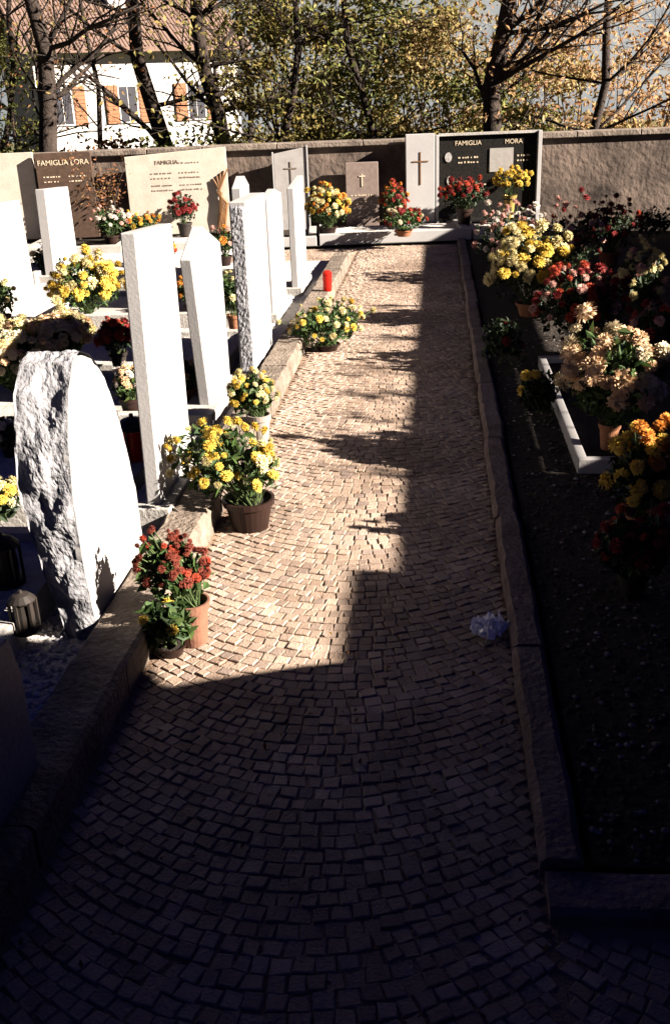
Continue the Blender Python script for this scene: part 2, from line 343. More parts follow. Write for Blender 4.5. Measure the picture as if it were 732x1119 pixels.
plot(-3.2,-1.34,3.72,4.6,'white-edged grave behind the tallest plain headstone','bed')
plot(-3.2,-1.42,5.0,5.95,'white-edged grave behind the peaked headstone','marble2')
plot(-3.2,-1.34,6.1,7.1,'white-edged grave behind the rough-picked headstone','bed')
plot(-3.2,-1.44,7.7,8.8,'white-edged grave behind the fourth kerb headstone','marble2')
plot(-3.3,-2.0,9.0,10.0,'white-edged grave at the last kerb headstone','bed')
plot(-6.2,-4.0,8.3,9.5,'white-edged grave behind the slab at left photo edge','soil')
plot(-6.2,-4.05,9.9,11,'white-edged grave behind the headstone with faint writing','bed')
plot(.65,2.6,4.42,6.4,'white marble framed grave in the right bed','soil',.115,'marble',.045)
# ---------------------------------------------------------------- back wall
wallroot=empty('boundary_wall',W0,'weathered plaster boundary wall with a flat stone cap behind the graves','wall',rz=WA)
MB().box(-12,12,0,.3,-.1,1.1).build('wall_face',M['wall'],wallroot,local=True)
mb=MB(); u=-12
while u<12:
    L=U_(.7,1.2); mb.box(u,u+L-.008,-.06,.36,1.102,1.17+U_(-.006,.006)); u+=L
mb.build('cap',M['cap'],wallroot,local=True,bevel=.01)
def wroot(name,uc,d,z,label,cat,group=None,extra=0):
    q=W0+WU*uc+WN*d; return empty(name,(q.x,q.y,z),label,cat,group,rz=WA+extra)
def wallstone(px0,px1,pt,pb,label,m,th=.08,d=.05,shape='flat',extra=0):
    ua,z1=W(px0,pt,d+th); ub,_=W(px1,pt,d+th); _,zb=W((px0+px1)/2,pb,d+th)
    z0=min(.1,zb) if zb>.02 else .05
    uc=(ua+ub)/2; w=ub-ua; H=z1-z0
    root=wroot('headstone',uc,d,z0,label,'headstone','headstones against the boundary wall',extra)
    pr=[(-w/2,0),(w/2,0),(w/2,H),(-w/2,H)]
    if shape=='slant': pr=[(-w/2,0),(w/2,0),(w/2,H),(-w/2,H*.93)]
    MB().prism(pr,-th,0,axis='y').build('slab',M[m],root,local=True,bevel=.006)
    return root,w,H,th
def cross(root,x,z,s,y,m='bronze',wd=.014):
    MB().box(x-wd,x+wd,y-.008,y-.001,z-s,z+s*.55).box(x-s*.4,x+s*.4,y-.0075,y-.001,z+.02,z+.02+2*wd).build('cross',M[m],root,local=True)
def scribble(root,x0,x1,zs,y,m,hh=.02):
    mb=MB()
    for zz in zs:
        x=x0
        while x<x1-.02:
            L=min(U_(.012,.03),x1-x); mb.box(x,x+L,y-.004,y-.001,zz,zz+hh*U_(.7,1.1)); x+=L+U_(.006,.03)
    mb.build('inscription',M[m],root,local=True)
def oval(root,x,z,rx,rz_,y):
    k=20; mb=MB(); vs=[(x+rx*math.cos(t*2*math.pi/k),z+rz_*math.sin(t*2*math.pi/k)) for t in range(k)]
    mb.prism(vs,y-.012,y-.001,axis='y').build('portrait_oval',M['photo'],root,local=True)
wallstone(-30,34,169,222,'blank beige headstone at the far left end of the wall','beige',.08,extra=R(4))
r_,w,H,th=wallstone(37,98,168,240,'wide dark brown family headstone with pale lettering','brownst',.07,d=.12,extra=R(3))
text('FAMIGLIA LORA',.092,(0,-th-.003,H-.15),M['gold'],r_,ext=.003); scribble(r_,-w*.38,-.05,[H-.3,H-.36],-th,'gold',.016); scribble(r_,.05,w*.38,[H-.3,H-.36],-th,'gold',.016)
r_,w,H,th=wallstone(135,246,165,240,'wide beige family headstone with a dark bronze branch','beige',.08,d=.12,shape='slant',extra=R(4))
text('FAMIGLIA',.07,(-.12,-th-.003,H-.18),M['ink'],r_); scribble(r_,-.34,-.06,[H-.3,H-.36,H-.45,H-.51],-th,'ink',.017); scribble(r_,.03,.32,[H-.18,H-.3,H-.36,H-.45,H-.51],-th,'ink',.017)
mb=MB()
for k in range(5):
    x=w/2-.12+.02*k
    mb.tube([(x-.05,-th-.03,.05),(x,-th-.05,.25+.03*k),(x-.03*k+.02,-th-.04,.5),(x-.07+.03*k,-th-.03,.68+.03*k)],[.02,.03,.024,.008])
mb.build('bronze_branch',M['bronze'],r_,local=True)
r_,w,H,th=wallstone(298,334,162,215,'small grey framed headstone with a slim cross, tilted slightly','greyfr',.1,d=.15,shape='slant',extra=R(2))
MB().box(-w/2-.02,-w/2-.001,-th-.015,0,0,H*.95).build('frame',M['marble'],r_,local=True)
MB().box(w/2+.001,w/2+.02,-th-.015,0,0,H+.02).build('frame',M['marble'],r_,local=True)
cross(r_,0,H-.28,.2,-th,'ink',.007)
r_,w,H,th=wallstone(377,413,178,240,'small grey brown headstone with a pale cross, left of the white pillar','greybr',.06,d=.1)
cross(r_,0,H-.2,.1,-th,'gold',.008); scribble(r_,-w*.35,w*.35,[H-.42,H-.5],-th,'gold')
r_,w,H,th=wallstone(443,475,147,232,'narrow white headstone with tall bronze cross, left of the black panel','marble',.12,d=.12)
cross(r_,0,H-.36,.26,-th,'bronze',.007); oval(r_,-.02,.18,.04,.06,-th)
r_,w,H,th=wallstone(479,587,149,240,'broad polished black granite family panel with pale lettering','black',.08,d=.1)
text('FAMIGLIA',.08,(-w*.2,-th-.003,H-.12),M['gold'],r_,ext=.003); text('MORA',.08,(w*.26,-th-.003,H-.12),M['gold'],r_,ext=.003)
MB().box(w*.02,w*.26,-th-.012,-th-.001,H-.46,H-.17).build('painted_reflection',M['reflpanel'],r_,local=True)  # reflection in the polished granite, set in as a pale rectangle
scribble(r_,-w*.3,-w*.08,[H-.28,H-.34],-th,'gold',.022); scribble(r_,-w*.25,0,[H-.62,H-.69],-th,'gold',.022); scribble(r_,w*.3,w*.44,[H-.28,H-.34],-th,'gold',.022)
oval(r_,-w*.4,H-.26,.045,.06,-th); oval(r_,-w*.38,H-.55,.045,.06,-th); oval(r_,w*.34,H-.5,.04,.055,-th)
MB().box(w/2+.001,w/2+.05,-.14,0,0,H+.03).build('side_frame',M['marble'],r_,local=True,bevel=.004)
MB().box(-w/2-.04,-w/2-.001,-.13,0,0,H+.02).build('side_frame',M['marble'],r_,local=True,bevel=.004)
MB().box(-w/2,w/2,-.12,0,H+.001,H+.03).build('top_frame',M['marble2'],r_,local=True)
def wplot(px0,px1,label,zt=.16,fill='soil',m='marble',front=1.45):
    ua,_=W(px0,262,front); ub,_=W(px1,262,front); w=ub-ua
    r_=wroot('grave_plot',(ua+ub)/2,front,.04,label,'grave','grave plots edged with stone')
    MB().box(-w/2,w/2,0,.12,0,zt-.04).box(-w/2,-w/2+.1,.121,front-.32,0,zt-.042).box(w/2-.1,w/2,.121,front-.32,0,zt-.042).build('border',M[m],r_,local=True,bevel=.006)
    MB().box(-w/2+.101,w/2-.101,.121,front-.32,0,zt-.09).build('fill',M[fill],r_,local=True)
wplot(349,515,'wide white marble step and grave at the end of the path',.17,'bed')
wplot(517,600,'white marble edged grave below the black granite panel',.15,'marble2')
wplot(258,346,'stone-edged grave below the small framed headstone',.15)
wplot(140,252,'stone-edged grave below the beige family headstone',.14,'bed','marble2')
wplot(20,132,'stone-edged grave below the dark brown family headstone',.14,'soil','marble2')
# ---------------------------------------------------------------- flowers
def petal_mesh(name,col,kind,seed):
    rd=random.Random(seed); mb=MB()
    if kind=='mum': layers=[(-35,16,.9),(-15,20,.98),(5,22,1),(24,22,1),(42,18,.96),(58,14,.92),(72,10,.88),(85,6,.85)]
    else: layers=[(0,16,1),(16,14,.9),(34,10,.72)]
    for el,nn,ln in layers:
        for k in range(nn):
            az=2*math.pi*(k+rd.uniform(-.4,.4))/nn; e=R(el+rd.uniform(-13,13)); L=ln*rd.uniform(.8,1.1)
            d=Vector((math.cos(az)*math.cos(e),math.sin(az)*math.cos(e),math.sin(e))); s_=Vector((-math.sin(az),math.cos(az),0)); up=d.cross(s_)*-1
            wd=.09 if kind=='mum' else .12
            a=d*.2; b=d*.72*L+up*.1; c=d*L*.97+up*(rd.uniform(.05,.34) if kind=='mum' else .06)
            mb.add([a-s_*wd*.5,a+s_*wd*.5,b+s_*wd,b-s_*wd,c+s_*wd*.7,c-s_*wd*.7],[(0,1,2,3),(3,2,4,5)])
    nf=len(mb.f)
    rr=.58 if kind=='mum' else .24
    mb.lathe([(.05,-.25),(rr*.9,-.12),(rr,.12),(rr*.7,.4 if kind=='mum' else .22),(.02,.5 if kind=='mum' else .25)],k=8)
    me=bpy.data.meshes.new(name); me.from_pydata(mb.v,[],mb.f); me.materials.append(M['f_'+col])
    if kind!='mum':
        me.materials.append(M['f_orange'])
        for i,q in enumerate(me.polygons):
            if i>=nf: q.material_index=1
    return me
BM={}
def bloom(col,kind,i):
    k=(col,kind,i)
    if k not in BM: BM[k]=petal_mesh('flower_head',col,kind,len(BM)*13+5)
    return BM[k]
POT={'terra':'terra','clay':'clay','brown':'brownpot','grey':'greypot','brass':'brass','black':'blackmet'}
def plant(label,cx,by,ty,wpx,cols,n,z0=0,pot='terra',ph=.35,pr=.45,kind='mum',br=.034,leafm='leaf',cat='flowers',lean=(0,0),nleaf=None,tall=False,group='potted chrysanthemums',ls=.026,wild=.5):
    P=G(cx,by,z0); sc=depth(P)/FP; Rd=wpx*sc/2; H=max(.16,hat(P,cx,ty)-z0)
    if n>=10: n=min(98,int(n*1.7)); br=br*.84
    name='flower_vase' if tall else 'potted_plant'
    root=empty(name,P,label,cat,group)
    phh=H*ph
    if pot:
        r=max(.05,min(Rd*pr,.14)) 
        m=M[POT[pot]]
        if tall: prf=[(r*.6,0),(r*.75,.01),(r*.45,phh*.25),(r*.7,phh*.8),(r*.85,phh),(r*.75,phh),(r*.6,phh*.85)]
        else: prf=[(r*.68,0),(r*.72,.004),(r*.93,phh*.82),(r*1.04,phh*.83),(r*1.06,phh),(r*.94,phh),(r*.9,phh*.86)]
        MB().lathe(prf,k=24).build('vase' if tall else 'pot',m,root,local=True,smooth=False)
        MB().lathe([(r*.6,phh*.78),(r*.88,phh*.87),(.001,phh*.88)],k=12).build('soil',M['soil'],root,local=True)
    else: phh=.02; r=.05
    hz=H-phh; cz=phh+hz*.42; a_=hz*.5
    nl=nleaf or int(200+Rd*1900)
    nl=min(nl,1100); cs=[]
    ph0=U_(0,6.28); 
    def lob(t): return 1+.16*math.sin(2*t+ph0)+.1*math.sin(5*t+2*ph0)
    for _ in range(nl):
        t=U_(0,6.283); e=math.asin(U_(-.75,.95)); q=random.random()**.45*.9*lob(t)
        z=cz+a_*q*math.sin(e); k=1 if z>phh+.1*hz else .75
        cs.append((Rd*q*k*math.cos(t)*math.cos(e)+lean[0]*z,Rd*q*k*math.sin(t)*math.cos(e)+lean[1]*z,max(z,phh*.7 if pot else .01)))
    leaves('foliage',cs,ls,M[leafm],root,upbias=.8)
    mb=MB(); pos=[]
    for i in range(n):
        best=None
        for tr in range(3):
            t=U_(0,6.283); e=math.asin(U_(-.15,1)); q=(U_(.78,1.02)+random.gauss(0,wild*.2))*lob(t)
            c=Vector((Rd*q*math.cos(t)*math.cos(e),Rd*q*math.sin(t)*math.cos(e),cz+(H-cz-br*.6)*math.sin(e)*q))
            dm=min([(c-o_).length for o_ in pos] or [9])
            if best is None or dm>best[0]: best=(dm,c,t,e)
        _,c,t,e=best; c=c+Vector((lean[0]*c.z,lean[1]*c.z,0)); c.z=max(c.z,.03); pos.append(c)
        col=random.choice(cols); o=link('flower_head',bloom(col,kind,random.randrange(3)),root)
        s=br*U_(.6,1.25); o.scale=(s,s*U_(.8,1.15),s*U_(.7,1)); o.location=c
        nd=Vector((math.cos(t)*math.cos(e),math.sin(t)*math.cos(e),math.sin(e)+.4))+Vector((random.gauss(0,.3),random.gauss(0,.3),random.gauss(0,.2)))
        o.rotation_euler=(nd.normalized().to_track_quat('Z','Y')).to_euler()
        st=Vector((U_(-.5,.5)*r,U_(-.5,.5)*r,phh*.85)); mb.tube([st,st.lerp(c,.5)+Vector((0,0,.03)),c],[.003,.0025,.002],4)
    mb.build('stems',M['stem'],root,local=True)
    return root
plant('russet chrysanthemum in a pale clay pot, nearest on the cobbles',213,704,586,66,['russet','russet','red'],58,0,'clay',.42,.6,br=.019,leafm='leaf',lean=(-.2,.05),wild=.3)
plant('low green plant with few yellow blooms, beside the russet pot',188,717,650,56,['yellow'],6,0,'brown',.2,.5,br=.02)
plant('dark brown pot of loose yellow blooms on the cobbles by the kerb',274,578,460,108,['yellow','yellow','pale'],46,0,'brown',.3,.5,br=.029,lean=(-.3,.1),wild=.5)
plant('grey pot of dense yellow chrysanthemums on the kerb',285,487,403,50,['yellow','pale'],46,.0,'grey',.42,.5,br=.022,lean=(-.12,0),wild=.2)
plant('sprawling pale yellow plant on the path edge below the last headstones',358,384,326,90,['pale','yellow','pale'],34,0,'brown',.15,.3,br=.03,wild=.8)
LG='flowers on the left graves'
plant('large yellow bush between the rear left headstones',98,345,275,82,['yellow','yellow','pale'],57,.15,None,br=.054,group=LG,wild=.3)
plant('cream chrysanthemum mass at the left photo edge',18,432,345,80,['cream','pale','peach'],57,.12,None,br=.052,group=LG,wild=.3)
plant('cream and peach blooms just behind the rough-hewn headstone top',72,412,338,72,['cream','peach','pale'],56,.12,'brown',.3,.4,br=.052,group=LG,wild=.3)
plant('wine red flowers in a black vase, left of the tallest slab',132,410,345,42,['wine','red'],20,.12,'black',.4,.6,br=.04,tall=True,leafm='leafd',group=LG)
plant('small pale pink bunch beside the tallest slab',145,455,395,40,['white','peach'],18,.12,'brown',.35,.6,br=.03,group=LG)
plant('yellow green tuft at far left, in front of edge slab',4,355,300,40,['pale'],10,.05,'terra',.2,.5,br=.03,group=LG)
plant('small yellow clump low at the left edge beside the rough stone',5,572,520,34,['yellow','pale'],12,.12,None,br=.03,leafm='leafd',group=LG)
plant('white grave posy at left, below the cream mass',14,500,455,36,['white','cream'],10,.12,'black',.35,.6,br=.03,leafm='leafd',group=LG)
plant('peach pot in the gap between tallest and peaked slabs',205,440,392,40,['peach','pale'],14,.1,'terra',.35,.6,br=.03,group=LG)
plant('orange and red mix seen between peaked and tallest slabs',212,345,300,40,['orange','red'],18,.1,'brown',.3,.5,br=.035,group=LG)
plant('green pot with pale buds between peaked and rough-picked slabs',258,365,292,34,['pale'],10,.1,'terra',.3,.5,br=.03,group=LG)
plant('white flower bunch below the dark brown family stone',123,268,224,34,['white','pink'],18,.1,'brown',.25,.5,br=.045,group=LG)
plant('orange flower pot in front of the beige family stone',156,264,230,36,['orange','yellow'],16,.1,'brown',.25,.5,br=.045,group=LG)
plant('dark wine bouquet against the beige family stone',203,258,208,32,['wine'],18,.1,'black',.3,.5,br=.045,leafm='leafd',group=LG)
plant('yellow pot right of the bronze branch',248,248,214,28,['yellow','pale'],14,.1,'terra',.3,.5,br=.045,group=LG)
plant('red and orange clump low before the peaked slab tip',246,290,246,34,['orange','pink'],16,.1,'brown',.25,.5,br=.045,group=LG)
plant('low red bloom patch in front of the wine bouquet',180,285,256,34,['red','orange'],12,.1,None,br=.04,leafm='leafd',group=LG)
plant('little yellow plant beneath the blank beige headstone',38,232,205,26,['yellow','pale'],9,.1,'terra',.3,.5,br=.045,group=LG)
plant('green shrublet left of the yellow bush',55,300,268,34,['cream'],6,.1,None,br=.04,leafm='leafd',group=LG)
BG='flowers on the graves by the wall'
plant('yellow and orange mound left of the small grey brown stone',358,256,200,54,['yellow','pale','orange'],50,.15,'brown',.15,.4,br=.048,wild=.2,group=BG)
plant('little yellow plant beside the small framed headstone',303,232,200,24,['yellow'],9,.15,'terra',.3,.5,br=.045,group=BG)
plant('red chrysanthemum right of the small grey brown stone',430,244,198,36,['red','wine','orange'],26,.15,'brown',.25,.4,br=.04,group=BG)
plant('low red and cream bunch on the marble step',441,258,224,56,['red','cream','wine'],28,.15,'terra',.2,.35,br=.04,group=BG)
plant('wine red bouquet in front of the black granite panel',507,246,193,46,['wine','wine','red'],30,.15,'brown',.35,.4,br=.045,leafm='leafd',group=BG)
plant('yellow bouquet in a brass vase before the black panel',556,240,180,42,['yellow'],26,.15,'brass',.45,.45,br=.05,tall=True,nleaf=60,cat='vase',group=BG)
RG='flowers in the shaded right bed'
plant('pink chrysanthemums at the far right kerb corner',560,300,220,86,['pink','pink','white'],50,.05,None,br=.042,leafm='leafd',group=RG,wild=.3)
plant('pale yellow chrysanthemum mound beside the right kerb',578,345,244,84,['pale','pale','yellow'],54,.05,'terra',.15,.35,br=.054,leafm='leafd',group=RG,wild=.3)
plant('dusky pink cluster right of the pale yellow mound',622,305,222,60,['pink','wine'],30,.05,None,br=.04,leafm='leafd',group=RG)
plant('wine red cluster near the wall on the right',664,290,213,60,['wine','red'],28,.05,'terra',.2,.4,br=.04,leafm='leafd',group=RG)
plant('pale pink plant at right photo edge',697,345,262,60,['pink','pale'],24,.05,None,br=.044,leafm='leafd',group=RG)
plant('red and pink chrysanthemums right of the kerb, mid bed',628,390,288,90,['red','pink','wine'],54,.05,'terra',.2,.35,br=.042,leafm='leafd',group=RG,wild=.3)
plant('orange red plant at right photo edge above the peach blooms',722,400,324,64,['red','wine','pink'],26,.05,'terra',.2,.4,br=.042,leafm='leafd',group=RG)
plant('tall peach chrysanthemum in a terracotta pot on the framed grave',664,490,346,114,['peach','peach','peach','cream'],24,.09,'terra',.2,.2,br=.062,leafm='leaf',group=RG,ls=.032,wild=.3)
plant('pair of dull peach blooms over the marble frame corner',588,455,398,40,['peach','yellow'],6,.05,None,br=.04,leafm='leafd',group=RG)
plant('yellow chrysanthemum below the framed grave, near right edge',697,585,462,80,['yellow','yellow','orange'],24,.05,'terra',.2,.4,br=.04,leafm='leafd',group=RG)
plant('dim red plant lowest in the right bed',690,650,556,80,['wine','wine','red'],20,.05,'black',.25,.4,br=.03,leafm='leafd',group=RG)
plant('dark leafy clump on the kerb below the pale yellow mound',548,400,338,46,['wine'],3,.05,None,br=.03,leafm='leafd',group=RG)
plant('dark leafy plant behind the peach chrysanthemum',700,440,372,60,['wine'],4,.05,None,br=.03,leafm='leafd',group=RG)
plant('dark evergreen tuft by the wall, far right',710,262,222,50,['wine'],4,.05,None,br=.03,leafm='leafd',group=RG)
def lantern(cx,by,ty,z0,label,m='redglass'):
    P=G(cx,by,z0); H=max(.12,hat(P,cx,ty)-z0); r=H*.3
    root=empty('grave_lantern',P,label,'lantern','grave lanterns')
    MB().lathe([(r*.9,0),(r,.01),(r,H*.12),(r*.8,H*.14)],k=14).build('base',M['blackmet'],root,local=True)
    MB().lathe([(r*.7,H*.141),(r*.75,H*.4),(r*.7,H*.7)],k=14).build('candle_glass',M[m],root,local=True)
    mb=MB().lathe([(r*.95,H*.741),(r,H*.78),(r*.6,H*.9),(r*.15,H*.94),(r*.12,H)],k=14)
    for k in range(6):
        t=k*math.pi/3+.4; mb.tube([(r*.92*math.cos(t),r*.92*math.sin(t),H*.1),(r*.92*math.cos(t),r*.92*math.sin(t),H*.78)],[.006,.006],4)
    mb.build('lid',M['blackmet'],root,local=True)
lantern(150,510,452,.13,'black grave lantern with red candle, left of the tallest slab')
P=G(358,318,.13); root=empty('grave_candle',P,'red plastic grave candle by the last headstone of the kerb row','candle')
MB().lathe([(.034,0),(.038,.01),(.042,.14),(.038,.145)],k=14).build('candle_glass',M['redglass'],root,local=True)
MB().lathe([(.044,.146),(.044,.16),(.028,.175),(.01,.18)],k=14).build('lid',M['redglass'],root,local=True)
lantern(10,640,582,.12,'black metal lantern at the left edge, left of the rough stone','blackmet')
lantern(30,690,645,.12,'low dark lantern at the foot of the rough stone','blackmet')
lantern(118,490,440,.12,'dark lantern half hidden behind the rough stone','blackmet')
P=G(534,690,.02); mb=MB(); nn=26; vs=[]
for j in range(nn):
    for i in range(nn):
        a=(i/(nn-1)-.5); b=(j/(nn-1)-.5); e=1-.75*max(0,abs(a)+abs(b)-.45)
        vs.append((P.x+a*.12*e+.03*noise.noise(Vector((a*7,b*7,1))),P.y+b*.13*e+.03*noise.noise(Vector((a*7,b*7,5))),.022+.05*abs(noise.noise(Vector((a*9,b*9,2))))+.04*abs(noise.noise(Vector((a*22,b*22,2))))+.02*e*(1-2*abs(a))*(1-2*abs(b))))
mb.add(vs,[(j*nn+i,j*nn+i+1,(j+1)*nn+i+1,(j+1)*nn+i) for j in range(nn-1) for i in range(nn-1)])
tag(mb.build('plastic_wrapper',M['plastic']),'crumpled clear plastic wrapper on the cobbles by the right kerb','litter')
# ---------------------------------------------------------------- trees and bushes
def limb(mb,a,d,L,r,dep,tips):
    pts=[a]; rad=[r]; n=4; q=a
    for i in range(n):
        d=(d+Vector((random.gauss(0,.16),random.gauss(0,.16),random.gauss(.03,.12)))).normalized(); q=q+d*L/n; pts.append(q); rad.append(r*(1-.5*(i+1)/n))
        if dep>0 and i>=1 or dep>1:
            for _ in range(1 if dep<2 else 2):
                dd=(d+Vector((random.gauss(0,.7),random.gauss(0,.7),random.gauss(.1,.5)))).normalized()
                if dep>0: limb(mb,q,dd,L*U_(.4,.65),rad[-1]*.5,dep-1,tips)
    tips+=pts[1:]; mb.tube(pts,rad,5)
def tree(label,pb,pt,Y,r,n,m,low=1.0,name='tree',ls=.05,top=5.2,limbs=3):
    a=PY(*pb,Y); b=PY(*pt,Y); d=(b-a)/(b.z-a.z); z0=gz(a.x,Y)
    base=a+d*(z0-a.z); base.z=z0; root=empty(name,base,label,'tree','trees beyond the wall')
    mb=MB(); pts=[];rad=[];tips=[]
    for k in range(9):
        z=z0+(top-z0)*k/8; q=a+d*(z-a.z); q.x+=.08*math.sin(k*1.7+pb[0]); pts.append(Vector((q.x,q.y,z))); rad.append(r*(1.15-.7*k/8))
    mb.tube(pts,rad,8)
    for k in range(2,9):
        for _ in range(limbs):
            if pts[k].z>low*.8:
                t=U_(0,6.28); limb(mb,pts[k],Vector((math.cos(t),math.sin(t)*.6,U_(.0,.9))).normalized(),U_(1.0,2.0),rad[k]*.34,2,tips)
    mb.build('trunk',M['bark'],root,smooth=True)
    tips=[t for t in tips if t.z>low]; cs=[]
    for _ in range(n):
        t=random.choice(tips); cs.append((t.x+random.gauss(0,.15)-base.x,t.y+random.gauss(0,.15)-base.y,t.z+random.gauss(0,.15)-base.z))
    leaves('crown',cs,ls,M[m],root)
tree('thick dark trunk leaning left at the far left',(58,160),(36,-10),15.6,.15,700,'rust',ls=.04,limbs=2)
tree('dark leaning trunk crossing in front of the white house',(174,150),(142,0),17,.14,350,'olive',ls=.04,limbs=1)
tree('dark trunk at the right side of the white house',(236,130),(214,0),18.5,.15,1500,'olive',limbs=3)
tree('thin trunk within the olive foliage left of centre',(316,120),(326,0),16.3,.06,1800,'olive')
tree('dark forked tree behind the black granite panel',(540,120),(552,0),16.1,.14,1700,'amber')
tree('amber tree toward the right photo edge',(650,130),(668,0),16.4,.07,1600,'amber')
tree('dark slanting tree at the photo centre behind the wall',(400,130),(376,0),16.4,.06,1600,'green')
tree('thin bare tree at the left photo edge',(8,160),(14,0),17,.06,900,'rust',ls=.04,limbs=3)
tree('slender twiggy tree in front of the house roof',(108,130),(92,0),21,.06,350,'olive',ls=.045,limbs=1)
tree('slender dark tree between house and olive foliage',(272,130),(262,0),20,.07,2600,'green')
def bush(label,cx,Y,w,zt,n,m,clumps=26,ls=.054,zb=-.3,name='bush'):
    c=PY(cx,150,Y); z0=gz(c.x,Y); base=Vector((c.x,Y,z0)); root=empty(name,base,label,'bush','bushes beyond the wall')
    K=[]; mb=MB()
    for _ in range(clumps):
        t=U_(0,6.28); q=random.random()**.5; zz=U_(zb,zt)-z0; k=math.sqrt(max(.1,1-(max(0,zz-(zt-z0)*.5)/((zt-z0)*.55))**2))
        K.append(Vector((w/2*q*k*math.cos(t),w/3*q*math.sin(t),zz)))
    for q in K[::3]:
        e=Vector((q.x*1.15+random.gauss(0,.3),q.y*1.1,q.z+.2)); mb.tube([(q.x*.15,q.y*.15,0),(q.x*.3+random.gauss(0,.15),q.y*.5,q.z*.5),(q.x,q.y,q.z),e],[.022,.015,.009,.003],4)
    mb.build('stems',M['twig'],root,local=True)
    cs=[]
    for q in K:
        s=U_(.12,.34)
        for _ in range(int(n/clumps*U_(.4,1.6))): cs.append((q.x+random.gauss(0,s*1.3),q.y+random.gauss(0,s),q.z+random.gauss(0,s*.6)))
    leaves('foliage',cs,ls,M[m],root,upbias=.5)
bush('olive yellow bush left of centre behind the wall',330,17,2.4,3.1,5200,'olive',40)
bush('tall green bush at the photo centre behind the wall',405,17.4,2.4,3.2,5200,'green',40)
bush('golden bush between centre and black panel',470,17.4,2.2,2.8,4600,'golden',38)
bush('low green bush behind the black granite panel',535,16.8,1.9,1.9,3600,'green',32)
bush('golden bush right of the black granite panel',610,17.2,2.2,2.1,3800,'golden',34)
bush('amber bush at the right photo edge',706,17.4,2.4,2.4,3800,'amber',34)
bush('dark green bush beneath the house windows',205,16.5,1.9,1.35,2200,'green')
bush('rusty low bush in front of the house, left',105,17,1.8,1.2,1600,'rust')
bush('dark bush at the far left corner behind the wall',4,17,1.1,2.8,2200,'green')
bush('olive thicket right of the house',300,21,2.3,4.0,4400,'olive',34)
bush('distant olive thicket behind centre',430,24,5.5,3.9,5600,'olive',54,.07)
bush('distant amber thicket on the right',625,25,5.3,3.2,5000,'amber',54,.07)
c=PY(118,235,12.9); root=empty('shrub',(c.x,12.9,.05),'bare reddish shrub in front of the wall between family stones','shrub'); mb=MB(); tips=[]
for k in range(5): limb(mb,Vector((c.x,12.9,.05)),Vector((U_(-.12,.14),U_(-.2,.2),1)).normalized(),U_(.65,.9),.016,1,tips)
mb.build('stems',M['bark'],root); tips=[t for t in tips if t.z>.45]
leaves('foliage',[tuple(random.choice(tips)+Vector((random.gauss(0,.035),random.gauss(0,.05),random.gauss(0,.05)))-Vector((c.x,12.9,.05))) for _ in range(420)],.026,M['rust'],root)
# ---------------------------------------------------------------- house (local frame, front wall turned toward the sun)
root=empty('house',(-10.0,36,-2.24),'white house with brown tiled roof and orange shutters beyond the trees','house',rz=R(30))
D=2.24; hw=3.5; EV=3.5
MB().prism([(0,-.1),(7,-.1),(7,EV+D),(3.5,EV+1.7+D),(0,EV+D)],-hw,hw).build('wall',M['render'],root,local=True)
mb=MB()
for s in (0,1):
    ya,yb=(-.5,3.5) if s==0 else (7.5,3.501)
    q=[(-hw-.4,ya,EV-.16+D),(hw+.4,ya,EV-.16+D),(hw+.4,yb,EV+1.8+D),(-hw-.4,yb,EV+1.8+D)]
    mb.add(q+[(a,b,c+.14) for a,b,c in q],[(3,2,1,0),(4,5,6,7),(0,1,5,4),(1,2,6,5),(2,3,7,6),(3,0,4,7)])
k=-hw-.35
while k<hw+.35:
    mb.tube([(k,-.5,EV-.02+D),(k,3.4,EV+1.89+D)],[.03,.03],4); k+=.13
rf=mb.build('roof',M['roof'],root,local=True)
MB().box(-.3,.3,2.2,2.8,EV+1.0+D,EV+2.5+D).box(-.36,.36,2.14,2.86,EV+2.501+D,EV+2.6+D).build('chimney',M['render'],rf,local=True)
for xc in (-2.7,-.5,1.9):
    f=MB().box(xc-.34,xc+.34,-.06,-.005,1.15+D,2.35+D).build('window',M['render'],root,local=True)
    MB().box(xc-.28,xc-.02,-.075,-.061,1.2+D,2.29+D).box(xc+.02,xc+.28,-.075,-.061,1.2+D,2.29+D).build('pane',M['glass'],f,local=True)
    for s in (-1,1):
        mb=MB().box(xc+s*.56-.2,xc+s*.56+.2,-.07,-.01,1.15+D,2.35+D)
        for k in range(9): mb.box(xc+s*.56-.17,xc+s*.56+.17,-.085,-.0701,1.22+D+k*.12,1.29+D+k*.12)
        mb.build('shutter',M['shutter'],f,local=True)
# ---------------------------------------------------------------- added unseen blockers that shape the shade (outside the frame)
EL=R(25); AZ=R(-12); TA=math.tan(-AZ); T=math.tan(EL)/math.cos(AZ); XO=4.2; XC=2.0
root=empty('shade_building',(3,-3,0),'unseen building form added to shade the near end of the path','shade_building')  # added building, blocks sun and ambient light over the near path
sil=[(-.25,2.88),(-.34,2.78),(-.5,2.74),(-.75,2.66),(-.95,2.58),(-1.22,2.62),(-1.34,2.8),(-1.6,2.84),(-1.75,2.72),(-2.4,2.66)]  # outline traced back from the wanted shadow edge
pf=[]
for x,y in sil: pf.append((y-(XC-x)*TA,(XC-x)*T))
pf=[(pf[0][0],-.05)]+pf+[(1.2,2.9),(.4,4.2),(-3.2,6.6),(-8,4.2),(-8,-.05)]
MB().prism(pf,XC,XC+.35).build('wall',M['plaster'],root)
MB().box(XC+.36,5.5,-8,-.2,-.05,4.0).build('blocker_body',M['plaster'],root)
MB().box(1.94,1.999,-2.6,-1.4,0,2.2).build('blocker_door',M['shutter'],root)
zt=(XO+.19)*T
root=empty('shade_wall',(XO,7,0),'unseen wall added to shade the path edge, slots added to light the flowers','wall')  # unseen wall added, height and slots follow the wanted shade
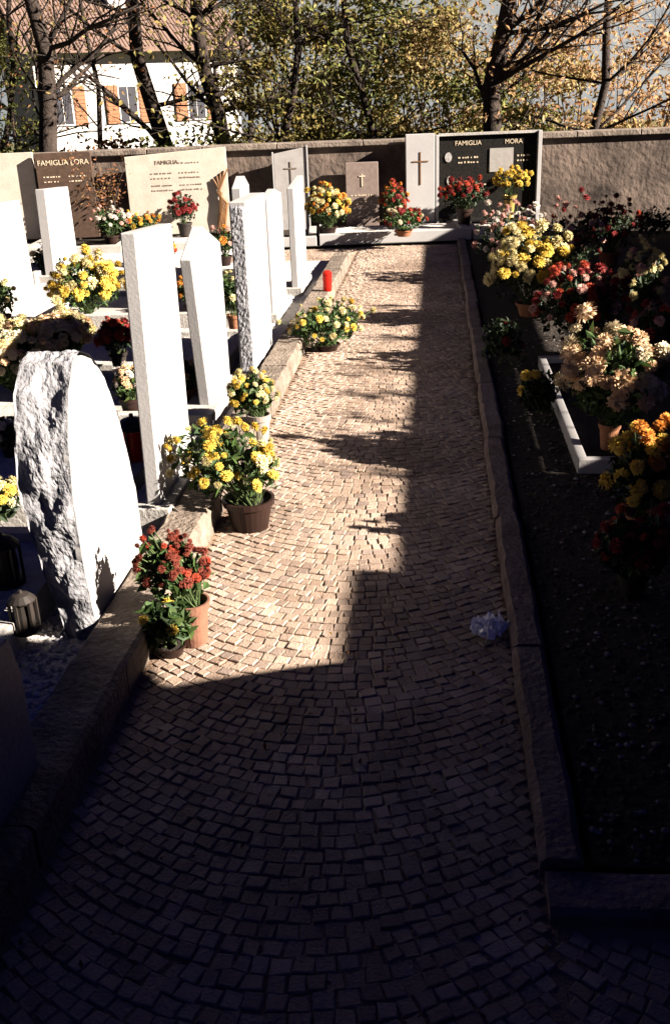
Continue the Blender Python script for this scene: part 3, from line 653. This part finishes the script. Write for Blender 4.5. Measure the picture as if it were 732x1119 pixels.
off=-(XO-.66)*TA
sy0,sy1=4.38+off,6.35+off; zc=.115+(XO-.66)*T; ye=.4
sy2,sy3=6.8+off,11.2+off; za,zb_=(XO-.9)*T,(XO-.55)*T
mb=MB()
mb.box(XO,XO+.12,ye,sy0,-.05,zt).box(XO,XO+.12,sy0+.0005,sy1,-.05,zc-.03).box(XO,XO+.12,sy0+.0005,sy1,zc+.05,zt).box(XO,XO+.12,sy1+.0005,sy2,-.05,zt)
mb.box(XO,XO+.12,sy2+.0005,sy3,-.05,za).box(XO,XO+.12,sy2+.0005,sy3,zb_,zt).box(XO,XO+.12,sy3+.0005,12.6,-.05,zt)
mb.build('wall_face',M['plaster'],root)
MB().box(XO,XO+.12,ye,3.45-(XO+.3)*TA,zt+.001,zt+.08).build('shadow_step',M['cap'],root)  # raised strip added to widen the shadow on the near path
XS=4.9; root=empty('shrub',(XS,4.6,0),'unseen twiggy shrub added to stripe the path with shadow','shrub'); mb=MB(); cs=[]  # unseen shrub added for its striped shadows across the cobbles
for (gy,reach,k0) in ((4.5,-.6,1),(5.35,-.8,2),(5.95,-.65,3),(6.6,-.8,3),(7.5,-.65,3),(8.7,-.55,2)):
    for k in range(k0):
        yy=gy+random.gauss(0,.08); xr=reach+abs(random.gauss(0,.1)); zz=(XS-xr)*T; yp=yy-(XS-xr)*TA
        mb.tube([(XS,yp+random.gauss(0,.06),0),(XS+random.gauss(0,.05),yp,zz*.7),(XS+random.gauss(0,.04),yp+random.gauss(0,.03),zz)],[.02,.012,.004],5)
        for _ in range(24):
            z2=U_(zt+.1,zz); cs.append((XS+random.gauss(0,.07)-XS,yp+random.gauss(0,.05)-4.6,z2+random.gauss(0,.03)))
mb.build('stems',M['bark'],root); leaves('foliage',cs,.045,M['olive'],root)
# ---------------------------------------------------------------- light
S=Vector((math.cos(EL)*math.cos(AZ),math.cos(EL)*math.sin(AZ),math.sin(EL)))
sl=bpy.data.lights.new('sun','SUN'); sl.energy=42; sl.angle=R(.5); sl.color=(1,.88,.76)
so=bpy.data.objects.new('sun',sl); C.objects.link(so); so.rotation_euler=S.to_track_quat('Z','Y').to_euler(); so.location=(10,0,10)
w=bpy.data.worlds.new('World'); bpy.context.scene.world=w; w.use_nodes=True; nt=w.node_tree
sk=nt.nodes.new('ShaderNodeTexSky'); sk.sky_type='NISHITA'; sk.sun_disc=False; sk.sun_elevation=EL; sk.sun_rotation=R(90)-AZ
tm=nt.nodes.new('ShaderNodeMix'); tm.data_type='RGBA'; tm.blend_type='MULTIPLY'; tm.inputs[0].default_value=1; tm.inputs[7].default_value=(.22,.24,1,1)
nt.links.new(sk.outputs[0],tm.inputs[6]); nt.links.new(tm.outputs[2],nt.nodes['Background'].inputs[0]); nt.nodes['Background'].inputs[1].default_value=.035
sc=bpy.context.scene; sc.view_settings.view_transform='Standard'; sc.view_settings.look='None'; sc.view_settings.exposure=0
